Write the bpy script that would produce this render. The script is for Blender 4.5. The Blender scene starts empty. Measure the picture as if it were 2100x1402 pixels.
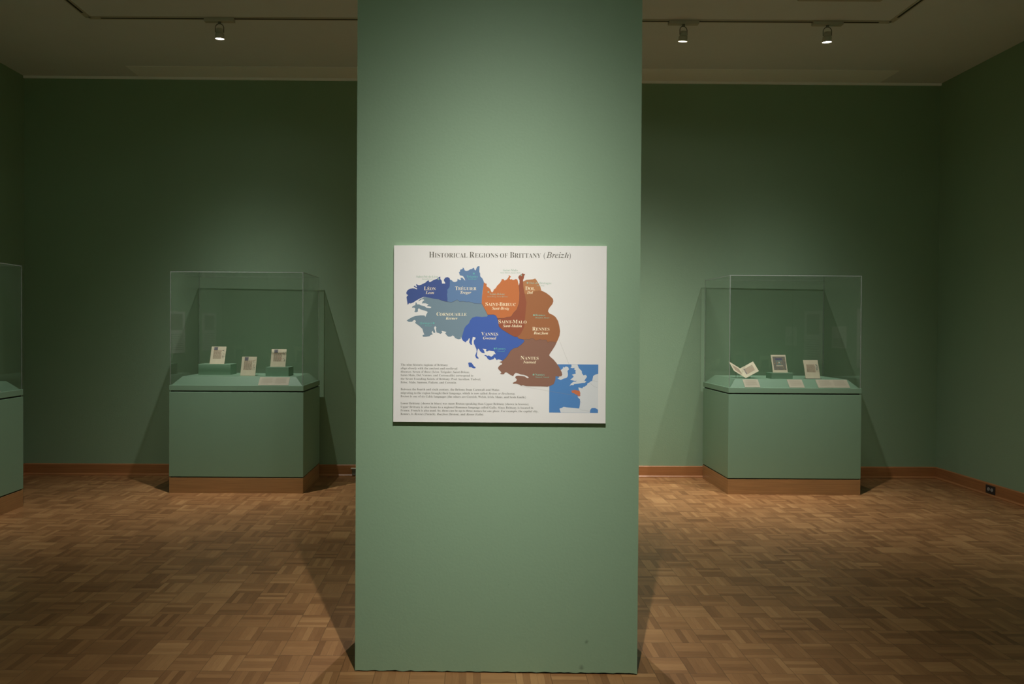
import bpy, bmesh, math, random
from mathutils import Vector, Matrix
random.seed(7)
C = bpy.context.scene.collection
scn = bpy.context.scene

# ------------------------------------------------------------------ camera
F_PX, PITCH, ROLL, CX, CY, EYE = 1488.886, -0.01016, 0.005604, 961.025, 687.700, 1.55
cd = bpy.data.cameras.new('camera'); cam = bpy.data.objects.new('camera', cd); C.objects.link(cam)
cd.sensor_fit = 'HORIZONTAL'; cd.sensor_width = 36.0; cd.lens = F_PX*36.0/2100.0
cd.shift_x = (1050.0-CX)/2100.0; cd.shift_y = -(701.0-CY)/2100.0
cd.clip_start = 0.05; cd.clip_end = 60
_x = Vector((1, 0, 0)); _f = Vector((0, math.cos(PITCH), math.sin(PITCH))); _u = Vector((0, -math.sin(PITCH), math.cos(PITCH)))
cr, sr = math.cos(ROLL), math.sin(ROLL)
_r = _x*cr + _u*sr; _up = -_x*sr + _u*cr
cam.matrix_world = Matrix(((_r.x, _up.x, -_f.x, 0), (_r.y, _up.y, -_f.y, 0), (_r.z, _up.z, -_f.z, EYE), (0, 0, 0, 1)))
scn.camera = cam

# ------------------------------------------------------------------ world, exposure
w = bpy.data.worlds.new('world'); scn.world = w; w.use_nodes = True
w.node_tree.nodes['Background'].inputs['Color'].default_value = (0, 0, 0, 1)
scn.view_settings.view_transform = 'Standard'; scn.view_settings.look = 'None'
scn.view_settings.gamma = 1; scn.view_settings.use_curve_mapping = False
scn.view_settings.exposure = 0.0
scn.cycles.transparent_max_bounces = 40
scn.cycles.max_bounces = 10; scn.cycles.diffuse_bounces = 6; scn.cycles.glossy_bounces = 4
scn.cycles.caustics_reflective = False; scn.cycles.caustics_refractive = False
WARM = (1.0, 0.90, 0.75)
WHITE = (1.0, 0.968, 0.945)

# ------------------------------------------------------------------ dimensions (metres)
XL, XR, YF, CEIL = -4.621, 4.929, -3.2, 4.1335
def wall_y(x): return 7.5895 + 0.00815*x
PX0, PX1, PY, PROT, PTH = -0.5044, 0.7638, 3.2607, -0.0175, 0.49
TW, TD = 1.25, 0.74          # display case footprint

# ------------------------------------------------------------------ materials
def s2l(c):
    return tuple(((v/255.0)/12.92 if v/255.0 <= 0.04045 else ((v/255.0+0.055)/1.055)**2.4) for v in c)
def mat(name, col, rough=0.6, metal=0.0, spec=0.5, emit=None, estr=0.0, noise=0.0, nscale=8.0, bump=0.0, bscale=60.0):
    m = bpy.data.materials.new(name); m.use_nodes = True; nt = m.node_tree; b = nt.nodes['Principled BSDF']
    b.inputs['Base Color'].default_value = (*col, 1); b.inputs['Roughness'].default_value = rough
    b.inputs['Metallic'].default_value = metal; b.inputs['Specular IOR Level'].default_value = spec
    if emit: b.inputs['Emission Color'].default_value = (*emit, 1); b.inputs['Emission Strength'].default_value = estr
    tc = nt.nodes.new('ShaderNodeTexCoord')
    if noise:
        n = nt.nodes.new('ShaderNodeTexNoise'); n.inputs['Scale'].default_value = nscale; n.inputs['Detail'].default_value = 4
        nt.links.new(tc.outputs['Object'], n.inputs['Vector'])
        r = nt.nodes.new('ShaderNodeMapRange'); r.inputs['To Min'].default_value = 1-noise; r.inputs['To Max'].default_value = 1+noise
        nt.links.new(n.outputs['Fac'], r.inputs['Value'])
        mx = nt.nodes.new('ShaderNodeVectorMath'); mx.operation = 'SCALE'; mx.inputs[0].default_value = col
        nt.links.new(r.outputs['Result'], mx.inputs['Scale']); nt.links.new(mx.outputs[0], b.inputs['Base Color'])
    if bump:
        n2 = nt.nodes.new('ShaderNodeTexNoise'); n2.inputs['Scale'].default_value = bscale; n2.inputs['Detail'].default_value = 3
        nt.links.new(tc.outputs['Object'], n2.inputs['Vector'])
        bp = nt.nodes.new('ShaderNodeBump'); bp.inputs['Strength'].default_value = bump; bp.inputs['Distance'].default_value = 0.002
        nt.links.new(n2.outputs['Fac'], bp.inputs['Height']); nt.links.new(bp.outputs[0], b.inputs['Normal'])
    return m

GREEN = (0.255, 0.380, 0.242)
M = {}
M['wall'] = mat('wall_paint', GREEN, 0.62, spec=0.35, noise=0.03, nscale=3, bump=0.35, bscale=90)
M['case'] = mat('case_paint', (0.215, 0.355, 0.235), 0.5, spec=0.4, noise=0.02, nscale=5)
M['ceil'] = mat('ceiling_paint', (0.76, 0.78, 0.79), 0.9, spec=0.2, noise=0.02)
M['paletrim'] = mat('pale_trim_paint', (0.95, 0.96, 0.96), 0.8, spec=0.3)
M['trackw'] = mat('track_white', (0.55, 0.51, 0.41), 0.5)
M['slot'] = mat('track_slot', (0.03, 0.03, 0.02), 0.7)
M['lampw'] = mat('lamp_white', (0.50, 0.48, 0.39), 0.45)
M['lampd'] = mat('lamp_grey', (0.18, 0.18, 0.14), 0.5)
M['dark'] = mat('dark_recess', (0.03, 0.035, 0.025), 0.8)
M['board'] = mat('sign_board', (0.80, 0.78, 0.73), 0.5, spec=0.4)
M['black'] = mat('black_plastic', (0.03, 0.03, 0.028), 0.4)
M['grey'] = mat('grey_plastic', (0.35, 0.34, 0.31), 0.5)
M['greymetal'] = mat('grey_metal', (0.22, 0.22, 0.2), 0.4, metal=0.3)
M['lens'] = mat('lamp_lens', (1, 1, 1), 0.3, emit=(1, 0.96, 0.88), estr=14.0)
M['parch'] = mat('parchment', (0.66, 0.59, 0.42), 0.7, noise=0.10, nscale=30)
M['mount'] = mat('mount_card', (0.52, 0.40, 0.27), 0.7)
M['card'] = mat('label_card', (0.56, 0.50, 0.37), 0.6, noise=0.03, nscale=25)
M['cardtext'] = mat('label_print', (0.43, 0.38, 0.28), 0.7)
M['ink'] = mat('manuscript_ink', (0.30, 0.22, 0.15), 0.8, noise=0.35, nscale=160)
M['inkred'] = mat('manuscript_rubric', (0.42, 0.24, 0.17), 0.8, noise=0.3, nscale=120)
M['mini'] = mat('manuscript_miniature', (0.10, 0.10, 0.17), 0.7, noise=0.6, nscale=120)
M['minidark'] = mat('manuscript_border', (0.20, 0.19, 0.15), 0.8, noise=0.6, nscale=180)
M['minigreen'] = mat('manuscript_flower', (0.16, 0.24, 0.20), 0.8, noise=0.5, nscale=200)
M['gold'] = mat('manuscript_gold', (0.55, 0.38, 0.14), 0.5, noise=0.3, nscale=150)

def wood_mat(name, base, along='x', rough=0.4):
    m = bpy.data.materials.new(name); m.use_nodes = True; nt = m.node_tree; b = nt.nodes['Principled BSDF']; b.inputs['Roughness'].default_value = rough
    tc = nt.nodes.new('ShaderNodeTexCoord'); mp = nt.nodes.new('ShaderNodeMapping')
    mp.inputs['Scale'].default_value = (1.2, 1.2, 45)
    n = nt.nodes.new('ShaderNodeTexNoise'); n.inputs['Scale'].default_value = 2.2; n.inputs['Detail'].default_value = 6; n.inputs['Distortion'].default_value = 0.6
    r = nt.nodes.new('ShaderNodeValToRGB')
    r.color_ramp.elements[0].position = 0.3; r.color_ramp.elements[0].color = (*[c*0.82 for c in base], 1)
    r.color_ramp.elements[1].position = 0.7; r.color_ramp.elements[1].color = (*[c*1.12 for c in base], 1)
    nt.links.new(tc.outputs['Object'], mp.inputs[0]); nt.links.new(mp.outputs[0], n.inputs['Vector']); nt.links.new(n.outputs['Fac'], r.inputs[0]); nt.links.new(r.outputs[0], b.inputs['Base Color'])
    return m
M['plinth'] = wood_mat('plinth_oak', (0.40, 0.215, 0.085))
M['base'] = wood_mat('baseboard_oak', (0.40, 0.17, 0.06))

def parquet():
    m = bpy.data.materials.new('parquet_oak'); m.use_nodes = True; nt = m.node_tree; b = nt.nodes['Principled BSDF']
    N = lambda t: nt.nodes.new(t); L = nt.links.new
    def mth(op, a, b_=None, c_=None):
        n = N('ShaderNodeMath'); n.operation = op
        for i, v in enumerate((a, b_, c_)):
            if v is None: continue
            if isinstance(v, (int, float)): n.inputs[i].default_value = v
            else: L(v, n.inputs[i])
        return n.outputs[0]
    tc = N('ShaderNodeTexCoord'); sp = N('ShaderNodeSeparateXYZ'); L(tc.outputs['Object'], sp.inputs[0])
    u = mth('DIVIDE', mth('SUBTRACT', sp.outputs[0], 1.163-40*0.1575), 0.1575)
    v = mth('DIVIDE', mth('SUBTRACT', sp.outputs[1], 3.4155-60*0.1605), 0.1605)
    iu, iv = mth('FLOOR', u), mth('FLOOR', v); fu, fv = mth('FRACT', u), mth('FRACT', v)
    par = mth('FLOORED_MODULO', mth('ADD', mth('ADD', iu, iv), 1), 2)     # 0: strips run along x
    # x-index of tile [-1.036] = 26, y-index = 59 -> odd sum + 1 = even -> horizontal
    across = mth('ADD', mth('MULTIPLY', fu, par), mth('MULTIPLY', fv, mth('SUBTRACT', 1, par)))
    along = mth('ADD', mth('MULTIPLY', fv, par), mth('MULTIPLY', fu, mth('SUBTRACT', 1, par)))
    s5 = mth('MULTIPLY', across, 5); si = mth('FLOOR', s5); sf = mth('FRACT', s5)
    cv = N('ShaderNodeCombineXYZ'); L(iu, cv.inputs[0]); L(iv, cv.inputs[1]); L(si, cv.inputs[2])
    wn = N('ShaderNodeTexWhiteNoise'); wn.noise_dimensions = '3D'; L(cv.outputs[0], wn.inputs['Vector'])
    cv2 = N('ShaderNodeCombineXYZ'); L(iu, cv2.inputs[0]); L(iv, cv2.inputs[1]); cv2.inputs[2].default_value = 77
    wt = N('ShaderNodeTexWhiteNoise'); wt.noise_dimensions = '3D'; L(cv2.outputs[0], wt.inputs['Vector'])
    # grain stretched along the strip
    gx = N('ShaderNodeCombineXYZ'); L(mth('MULTIPLY', along, 1.3), gx.inputs[0]); L(mth('MULTIPLY', across, 26), gx.inputs[1]); L(mth('MULTIPLY', wn.outputs['Value'], 57), gx.inputs[2])
    gn = N('ShaderNodeTexNoise'); gn.inputs['Scale'].default_value = 2.2; gn.inputs['Detail'].default_value = 5; L(gx.outputs[0], gn.inputs['Vector'])
    big = N('ShaderNodeTexNoise'); big.inputs['Scale'].default_value = 0.9; big.inputs['Detail'].default_value = 2; L(tc.outputs['Object'], big.inputs['Vector'])
    f = mth('ADD', mth('MULTIPLY', wn.outputs['Value'], 0.40), mth('MULTIPLY', wt.outputs['Value'], 0.22))
    f = mth('ADD', f, mth('MULTIPLY', gn.outputs['Fac'], 0.44)); f = mth('ADD', f, mth('MULTIPLY', big.outputs['Fac'], 0.22)); f = mth('SUBTRACT', f, 0.13)
    r = N('ShaderNodeValToRGB'); cr_ = r.color_ramp
    cr_.elements[0].position = 0.0; cr_.elements[0].color = (0.125, 0.054, 0.018, 1)
    cr_.elements[1].position = 1.0; cr_.elements[1].color = (0.50, 0.285, 0.115, 1)
    e = cr_.elements.new(0.35); e.color = (0.235, 0.110, 0.040, 1)
    e = cr_.elements.new(0.62); e.color = (0.33, 0.165, 0.062, 1)
    L(f, r.inputs[0])
    # seams
    def seam(x, wdt): return mth('MINIMUM', mth('MINIMUM', mth('DIVIDE', x, wdt), mth('DIVIDE', mth('SUBTRACT', 1, x), wdt)), 1)
    sm = mth('MINIMUM', mth('MINIMUM', seam(fu, 0.016), seam(fv, 0.016)), mth('ADD', mth('MULTIPLY', seam(sf, 0.05), 0.45), 0.55))
    dk = mth('ADD', mth('MULTIPLY', sm, 0.5), 0.5)
    mx = N('ShaderNodeVectorMath'); mx.operation = 'SCALE'; L(r.outputs[0], mx.inputs[0]); L(mth('MULTIPLY', dk, 0.98), mx.inputs['Scale']); L(mx.outputs[0], b.inputs['Base Color'])
    L(mth('ADD', mth('MULTIPLY', gn.outputs['Fac'], 0.14), 0.30), b.inputs['Roughness'])
    b.inputs['Specular IOR Level'].default_value = 0.45
    bp = N('ShaderNodeBump'); bp.inputs['Strength'].default_value = 0.25; bp.inputs['Distance'].default_value = 0.0015
    L(mth('ADD', sm, mth('MULTIPLY', wn.outputs['Value'], 0.6)), bp.inputs['Height']); L(bp.outputs[0], b.inputs['Normal'])
    return m
M['parquet'] = parquet()

def glass(name, tint, extra=0.0, dif=None):
    m = bpy.data.materials.new(name); m.use_nodes = True; nt = m.node_tree; nt.nodes.remove(nt.nodes['Principled BSDF'])
    out = nt.nodes['Material Output']; L = nt.links.new
    tr = nt.nodes.new('ShaderNodeBsdfTransparent'); tr.inputs[0].default_value = (*tint, 1)
    gl = nt.nodes.new('ShaderNodeBsdfGlossy'); gl.inputs['Roughness'].default_value = 0.0; gl.inputs[0].default_value = (1, 1, 1, 1)
    geo = nt.nodes.new('ShaderNodeNewGeometry')
    ior = nt.nodes.new('ShaderNodeMapRange'); ior.inputs['To Min'].default_value = 1.49; ior.inputs['To Max'].default_value = 1/1.49
    L(geo.outputs['Backfacing'], ior.inputs['Value'])
    fr = nt.nodes.new('ShaderNodeFresnel'); L(ior.outputs['Result'], fr.inputs['IOR'])
    mx = nt.nodes.new('ShaderNodeMixShader'); L(fr.outputs[0], mx.inputs[0]); L(tr.outputs[0], mx.inputs[1]); L(gl.outputs[0], mx.inputs[2])
    res = mx
    if dif:
        d = nt.nodes.new('ShaderNodeBsdfDiffuse'); d.inputs[0].default_value = (*dif, 1)
        m2 = nt.nodes.new('ShaderNodeMixShader'); m2.inputs[0].default_value = extra
        L(mx.outputs[0], m2.inputs[1]); L(d.outputs[0], m2.inputs[2]); res = m2
    L(res.outputs[0], out.inputs['Surface'])
    return m
M['glass'] = glass('clear_acrylic', (0.965, 0.975, 0.965))
M['edge'] = glass('acrylic_edge', (0.72, 0.76, 0.72), 0.22, (0.8, 0.85, 0.8))

def pillar_mat():
    m = mat('pillar_paint', GREEN, 0.60, spec=0.35, bump=0.2, bscale=80)
    nt = m.node_tree; b = nt.nodes['Principled BSDF']; L = nt.links.new
    tc = nt.nodes.new('ShaderNodeTexCoord')
    n = nt.nodes.new('ShaderNodeTexNoise'); n.inputs['Scale'].default_value = 90; L(tc.outputs['Object'], n.inputs['Vector'])
    prev = None
    for (px, pz, rad) in ((1.042, 0.145, 0.011), (1.02, 0.030, 0.013), (0.69, 0.40, 0.006)):   # small scuffs low on the front
        d = nt.nodes.new('ShaderNodeVectorMath'); d.operation = 'DISTANCE'; L(tc.outputs['Object'], d.inputs[0]); d.inputs[1].default_value = (px, 0.0, pz)
        a = nt.nodes.new('ShaderNodeMath'); a.operation = 'MULTIPLY_ADD'; L(n.outputs['Fac'], a.inputs[0]); a.inputs[1].default_value = 0.012; L(d.outputs['Value'], a.inputs[2])
        r = nt.nodes.new('ShaderNodeMapRange'); r.inputs['From Min'].default_value = rad*0.6; r.inputs['From Max'].default_value = rad*1.6; L(a.outputs[0], r.inputs['Value'])
        r.inputs['To Min'].default_value = 0.62
        if prev:
            mn = nt.nodes.new('ShaderNodeMath'); mn.operation = 'MINIMUM'; L(prev, mn.inputs[0]); L(r.outputs['Result'], mn.inputs[1]); prev = mn.outputs[0]
        else: prev = r.outputs['Result']
    v = nt.nodes.new('ShaderNodeVectorMath'); v.operation = 'SCALE'; v.inputs[0].default_value = GREEN; L(prev, v.inputs['Scale']); L(v.outputs[0], b.inputs['Base Color'])
    return m
M['pillar'] = pillar_mat()

# ------------------------------------------------------------------ mesh helpers
def add_box(bm, x0, y0, z0, x1, y1, z1, mi=0, bevel=0.0, skip=()):
    vs = [bm.verts.new(p) for p in ((x0, y0, z0), (x1, y0, z0), (x1, y1, z0), (x0, y1, z0), (x0, y0, z1), (x1, y0, z1), (x1, y1, z1), (x0, y1, z1))]
    fs = []
    for q in ((0, 3, 2, 1), (4, 5, 6, 7), (0, 1, 5, 4), (1, 2, 6, 5), (2, 3, 7, 6), (3, 0, 4, 7)):
        f = bm.faces.new([vs[i] for i in q]); f.material_index = mi; fs.append(f)
    if bevel:
        es = {e for f in fs for e in f.edges}
        bmesh.ops.bevel(bm, geom=list(es), offset=bevel, segments=2, affect='EDGES', profile=0.5, clamp_overlap=True)
    return fs
def add_prism(bm, top, bot, mi=0):
    """bot and top: matching loops of points"""
    b_ = [bm.verts.new(p) for p in bot]; t_ = [bm.verts.new(p) for p in top]; n = len(b_)
    fs = [bm.faces.new(list(reversed(b_))), bm.faces.new(t_)]
    for i in range(n): fs.append(bm.faces.new((b_[i], b_[(i+1) % n], t_[(i+1) % n], t_[i])))
    for f in fs: f.material_index = mi
def add_cyl(bm, a, b_, r0, r1, seg=24, mi=0, caps=True):
    a, b_ = Vector(a), Vector(b_); d = (b_-a).normalized(); s = d.orthogonal().normalized(); t = d.cross(s)
    A = []; B = []
    for i in range(seg):
        an = 2*math.pi*i/seg; o = s*math.cos(an)+t*math.sin(an); A.append(bm.verts.new(a+o*r0)); B.append(bm.verts.new(b_+o*r1))
    for i in range(seg):
        f = bm.faces.new((A[i], A[(i+1) % seg], B[(i+1) % seg], B[i])); f.material_index = mi; f.smooth = True
    if caps:
        for l in (list(reversed(A)), B):
            f = bm.faces.new(l); f.material_index = mi
def add_tube(bm, pts, r, seg=8, mi=0):
    for i in range(len(pts)-1): add_cyl(bm, pts[i], pts[i+1], r, r, seg, mi)
def obj(name, bm, mats, parent=None, **kw):
    me = bpy.data.meshes.new(name); bmesh.ops.recalc_face_normals(bm, faces=bm.faces) if kw.pop('recalc', True) else None
    bm.to_mesh(me); bm.free()
    for m in (mats if isinstance(mats, (list, tuple)) else [mats]): me.materials.append(m)
    o = bpy.data.objects.new(name, me); C.objects.link(o)
    if parent: o.parent = parent
    for k, v in kw.items(): o[k] = v
    return o
def thing(name, label, cat, loc=(0, 0, 0), rotz=0, group=None):
    o = bpy.data.objects.new(name, None); C.objects.link(o); o.location = loc; o.rotation_euler = (0, 0, rotz); o.empty_display_size = 0.1
    o['label'] = label; o['category'] = cat
    if group: o['group'] = group
    return o
def struct(name, bm, m, **kw):
    o = obj(name, bm, m, **kw); o['kind'] = 'structure'; return o
def nb(): return bmesh.new()

# ------------------------------------------------------------------ room shell
T = 0.15
bm = nb(); add_box(bm, XL-T, YF-T, -0.1, XR+T, 7.9, 0); struct('floor', bm, M['parquet'], label='oak basket-weave parquet floor')
bm = nb(); add_box(bm, XL-T, YF-T, CEIL, XR+T, 7.9, CEIL+0.12); struct('ceiling', bm, M['ceil'], label='cream painted ceiling')
bm = nb()
x0, x1 = XL-T, XR+T
add_prism(bm, [(x0, wall_y(x0), CEIL), (x1, wall_y(x1), CEIL), (x1, 7.9, CEIL), (x0, 7.9, CEIL)], [(x0, wall_y(x0), 0), (x1, wall_y(x1), 0), (x1, 7.9, 0), (x0, 7.9, 0)])
struct('wall_back', bm, M['wall'], label='dark green painted back wall behind the cases')
bm = nb(); add_box(bm, XL-T, YF-T, 0, XL, 7.9, CEIL); struct('wall_left', bm, M['wall'], label='green painted left wall')
bm = nb(); add_box(bm, XR, YF-T, 0, XR+T, 7.9, CEIL); struct('wall_right', bm, M['wall'], label='green painted right wall')
bm = nb(); add_box(bm, XL-T, YF-T, 0, XR+T, YF, CEIL); struct('wall_front', bm, M['wall'])
# baseboards
def bb_profile(): return [(0, 0), (0.030, 0), (0.030, 0.008), (0.022, 0.018), (0.020, 0.022), (0.020, 0.112), (0.014, 0.118), (0, 0.118)]
def baseboard(name, P0, P1, n, label=None):
    P0, P1, n = Vector(P0), Vector(P1), Vector(n)
    bm = nb(); pr = bb_profile()
    add_prism(bm, [P1+n*a+Vector((0, 0, b)) for a, b in pr], [P0+n*a+Vector((0, 0, b)) for a, b in pr])
    o = struct(name, bm, M['base'])
    if label: o['label'] = label
baseboard('baseboard_back', (XL, wall_y(XL), 0), (XR, wall_y(XR), 0), (0, -1, 0), 'oak baseboard along the back wall')
baseboard('baseboard_right', (XR, YF, 0), (XR, wall_y(XR), 0), (-1, 0, 0), 'oak baseboard along the right wall')
baseboard('baseboard_left', (XL, YF, 0), (XL, wall_y(XL), 0), (1, 0, 0), 'oak baseboard along the left wall')
baseboard('baseboard_front', (XL, YF, 0), (XR, YF, 0), (0, 1, 0))
# thin flat strip, coloured paler than the ceiling, along the back wall and narrow ceiling moulding
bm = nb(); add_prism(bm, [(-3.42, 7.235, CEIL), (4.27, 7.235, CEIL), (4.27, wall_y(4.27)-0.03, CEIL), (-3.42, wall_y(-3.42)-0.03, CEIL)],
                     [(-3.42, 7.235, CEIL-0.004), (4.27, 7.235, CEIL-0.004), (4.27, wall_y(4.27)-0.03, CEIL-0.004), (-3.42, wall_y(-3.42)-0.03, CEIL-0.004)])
struct('trim_1', bm, M['paletrim'], label='lighter flat strip on the ceiling along the back wall')
bm = nb(); add_prism(bm, [(XL, wall_y(XL)-0.022, CEIL), (XR, wall_y(XR)-0.022, CEIL), (XR, wall_y(XR), CEIL), (XL, wall_y(XL), CEIL)],
                     [(XL, wall_y(XL)-0.016, CEIL-0.022), (XR, wall_y(XR)-0.016, CEIL-0.022), (XR, wall_y(XR), CEIL-0.022), (XL, wall_y(XL), CEIL-0.022)])
struct('trim_2', bm, M['paletrim'], label='narrow cream moulding at the top of the back wall')

# ------------------------------------------------------------------ free-standing pillar (frame: x along its front, y into its depth)
pil = bpy.data.objects.new('wall_pillar', None)
bm = nb(); PW = PX1-PX0
n = 70
def jag(i):
    k = i/n
    return 0.0045 + 0.004*k + 0.0022*math.sin(i*1.7)*math.sin(i*0.37) + (0.002 if 8 < i < 11 else 0) + random.uniform(-0.001, 0.001)
bot = [(PW*i/n, 0.0, jag(i) if 0 < i < n else 0.003) for i in range(n+1)]
f_b = [bm.verts.new(p) for p in bot]; f_t = [bm.verts.new((p[0], 0, CEIL)) for p in bot]
for i in range(n): bm.faces.new((f_b[i], f_b[i+1], f_t[i+1], f_t[i]))
bk = [bm.verts.new(p) for p in ((0, PTH, 0.0), (PW, PTH, 0.0), (PW, PTH, CEIL), (0, PTH, CEIL))]
bm.faces.new((bk[1], bk[0], bk[3], bk[2])); bm.faces.new((f_b[n], bk[1], bk[2], f_t[n])); bm.faces.new((bk[0], f_b[0], f_t[0], bk[3]))
# painted lower lip thickness and dark core set back behind it
g_b = [bm.verts.new((v.co.x, 0.012, v.co.z)) for v in f_b]
for i in range(n): bm.faces.new((g_b[i], g_b[i+1], f_b[i+1], f_b[i]))
bpy.data.objects.remove(pil)
pil = struct('wall_pillar', bm, M['pillar'], recalc=False, label='free-standing green painted wall pillar carrying the map board')
pil.location = (PX0, PY, 0); pil.rotation_euler = (0, 0, PROT)
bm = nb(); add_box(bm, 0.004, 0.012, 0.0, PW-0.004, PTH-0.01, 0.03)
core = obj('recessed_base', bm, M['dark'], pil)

# ------------------------------------------------------------------ map board on the pillar
SW, SH, STH = 0.9478, 0.7885, 0.013
sx0, sz1 = 0.1690, 1.9173
board = thing('map_sign', 'white printed map board titled Historical Regions of Brittany on the green pillar', 'sign')
pm = Matrix.Translation((PX0, PY, 0)) @ Matrix.Rotation(PROT, 4, 'Z')
board.matrix_world = pm @ Matrix.Translation((sx0, 0, sz1-SH))
bm = nb(); add_box(bm, 0, -STH, 0, SW, 0, SH, bevel=0.0008); obj('board', bm, M['board'], board)
def SP(px, py):       # photo pixel -> board coordinates
    return ((px-808.75)/(1242.6-808.75)*SW, SH-(py-504.4)/(865.7-504.4)*SH)
def S1(x, y): return SP(800+x/3.5043, 490+y/3.5043)
def S3(x, y): return SP(980+x/10.016, 530+y/10.016)
def S2(x, y): return SP(820+x/10.016, 530+y/10.016)
def S6(x, y): return SP(1110+x/8.25, 690+y/8.25)
def smooth(pts, it=1):
    for _ in range(it):
        o = []
        for i in range(len(pts)):
            a, b = pts[i], pts[(i+1) % len(pts)]
            o.append((a[0]*.78+b[0]*.22, a[1]*.78+b[1]*.22)); o.append((a[0]*.22+b[0]*.78, a[1]*.22+b[1]*.78))
        pts = o
    return pts
def add_poly(bm, pts, lay, mi=0):
    vs = [bm.verts.new((x, -STH-0.0001-0.00003*lay, z)) for x, z in pts]
    es = [bm.edges.new((vs[i], vs[(i+1) % len(vs)])) for i in range(len(vs))]
    r = bmesh.ops.triangle_fill(bm, use_beauty=True, use_dissolve=False, edges=es, normal=(0, -1, 0))
    for g in r['geom']:
        if isinstance(g, bmesh.types.BMFace): g.material_index = mi
def add_line(bm, pts, wdt, lay, mi=0):
    y = -STH-0.0001-0.00003*lay
    for i in range(len(pts)-1):
        a, b = Vector(pts[i]), Vector(pts[i+1]); d = (b-a)
        if d.length < 1e-7: continue
        d.normalize(); nn = Vector((-d.y, d.x))*wdt/2; e = d*wdt*0.3
        vs = [bm.verts.new((p.x, y, p.y)) for p in (a-nn-e, b-nn+e, b+nn+e, a+nn-e)]
        f = bm.faces.new(vs); f.material_index = mi

LEON = [(183,960),(172,945),(160,870),(150,800),(165,775),(188,762),(150,740),(145,710),(165,665),(215,630),(270,620),(320,622),(362,642),(372,628),(330,605),(300,585),(303,568),(330,578),(358,600),(362,578),(343,550),(352,535),(380,548),(400,558),(450,545),(540,500),(575,465),(608,458),(612,475),(605,490),(640,488),(700,450),(770,425),(815,385),(840,380),(842,430),(870,460),(878,520),(942,520),(940,500),(915,465),(918,430),(950,395),(990,388),(1030,405),(1040,440),(1035,560),(1025,600),(985,645),(990,700),(980,740),(990,830),(990,890),(940,885),(880,870),(820,845),(720,835),(640,815),(560,800),(505,795),(430,825),(350,870),(290,910),(240,930),(200,925)]
TREG = [(1038,435),(1080,455),(1100,480),(1140,490),(1188,470),(1195,420),(1220,435),(1245,450),(1265,435),(1250,400),(1290,398),(1320,430),(1352,462),(1335,410),(1300,362),(1240,350),(1225,300),(1220,285),(1245,270),(1245,235),(1295,222),(1300,190),(1315,195),(1340,250),(1365,262),(1410,255),(1440,230),(1490,220),(1515,190),(1530,200),(1535,225),(1560,252),(1575,215),(1590,180),(1620,158),(1645,165),(1640,210),(1640,280),(1655,310),(1658,370),(1700,410),(1725,460),(1735,500),(1725,560),(1705,680),(1695,800),(1690,927),(1600,925),(1540,925),(1500,905),(1430,890),(1380,895),(1300,880),(1240,890),(1190,850),(1130,880),(1070,905),(988,892),(990,830),(980,740),(990,700),(985,645),(1025,600),(1035,560)]
CTOP = [(505,800),(560,800),(640,815),(720,835),(820,845),(880,870),(940,885),(990,892),(1070,905),(1130,880),(1190,850),(1240,890),(1300,880),(1380,895),(1430,890),(1500,905),(1540,925),(1690,927)]
CORN = CTOP+[(1730,990),(1770,1070),(1812,1150),(1805,1195),(1700,1205),(1580,1195),(1500,1220),(1455,1275),(1430,1335),(1370,1390),(1340,1435),(1310,1535),(1292,1612),(1285,1640),(1272,1608),(1262,1655),(1210,1660),(1150,1632),(1130,1600),(1100,1580),(1060,1605),(1010,1605),(980,1580),(948,1540),(970,1508),(930,1500),(872,1488),(885,1530),(850,1550),(800,1530),(770,1520),(755,1450),(765,1420),(738,1388),(718,1425),(735,1480),(745,1522),(715,1535),(688,1488),(668,1520),(692,1560),(650,1575),(630,1598),(560,1610),(500,1612),(482,1595),(490,1575),(520,1568),(500,1520),(480,1450),(420,1395),(330,1330),(347,1290),(320,1265),(290,1280),(270,1305),(200,1308),(155,1282),(200,1250),(270,1210),(340,1185),(440,1172),(520,1175),(540,1205),(560,1150),(587,1105),(560,1085),(500,1070),(440,1050),(402,1028),(380,1060),(390,1090),(350,1112),(312,1105),(328,1070),(330,1030),(300,1010),(285,1025),(260,1005),(290,980),(330,965),(340,905),(358,915),(370,950),(410,948),(440,965),(520,985),(560,1015),(640,1024),(662,1003),(620,988),(565,983),(604,950),(540,925),(490,925),(465,930),(480,890),(512,865),(505,845),(460,845),(402,888),(398,870),(430,840),(480,822)]
BRIE = [(130,490),(165,515),(187,520),(185,570),(230,600),(262,630),(280,680),(300,695),(318,680),(335,635),(370,610),(400,560),(460,500),(490,450),(492,425),(530,425),(553,452),(600,430),(640,370),(633,343),(655,350),(682,370),(655,410),(665,430),(700,424),(720,442),(750,435),(780,420),(812,430),(822,460),(830,500),(842,548),(850,600),(860,700),(855,850),(845,930),(800,1050),(740,1110),(690,1190),(600,1200),(550,1222),(410,1222),(380,1170),(330,1150),(210,1158),(165,1070),(88,925),(92,800),(105,680),(122,560)]
MALO = [(845,550),(858,500),(855,440),(835,400),(830,380),(850,350),(890,320),(920,302),(940,315),(972,318),(950,360),(945,400),(930,440),(930,470),(940,600),(965,720),(985,820),(1002,900),(992,1000),(985,1100),(972,1250),(962,1380),(925,1470),(882,1550),(820,1602),(770,1602),(700,1570),(600,1510),(500,1450),(440,1390),(428,1300),(408,1220),(550,1222),(600,1200),(690,1190),(740,1110),(800,1050),(845,930),(855,850),(860,700)]
DOL = [(928,472),(1000,437),(1130,425),(1175,408),(1192,425),(1240,500),(1280,570),(1303,655),(1260,652),(1200,657),(1130,682),(1080,712),(1020,728),(963,722),(940,600)]
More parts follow.
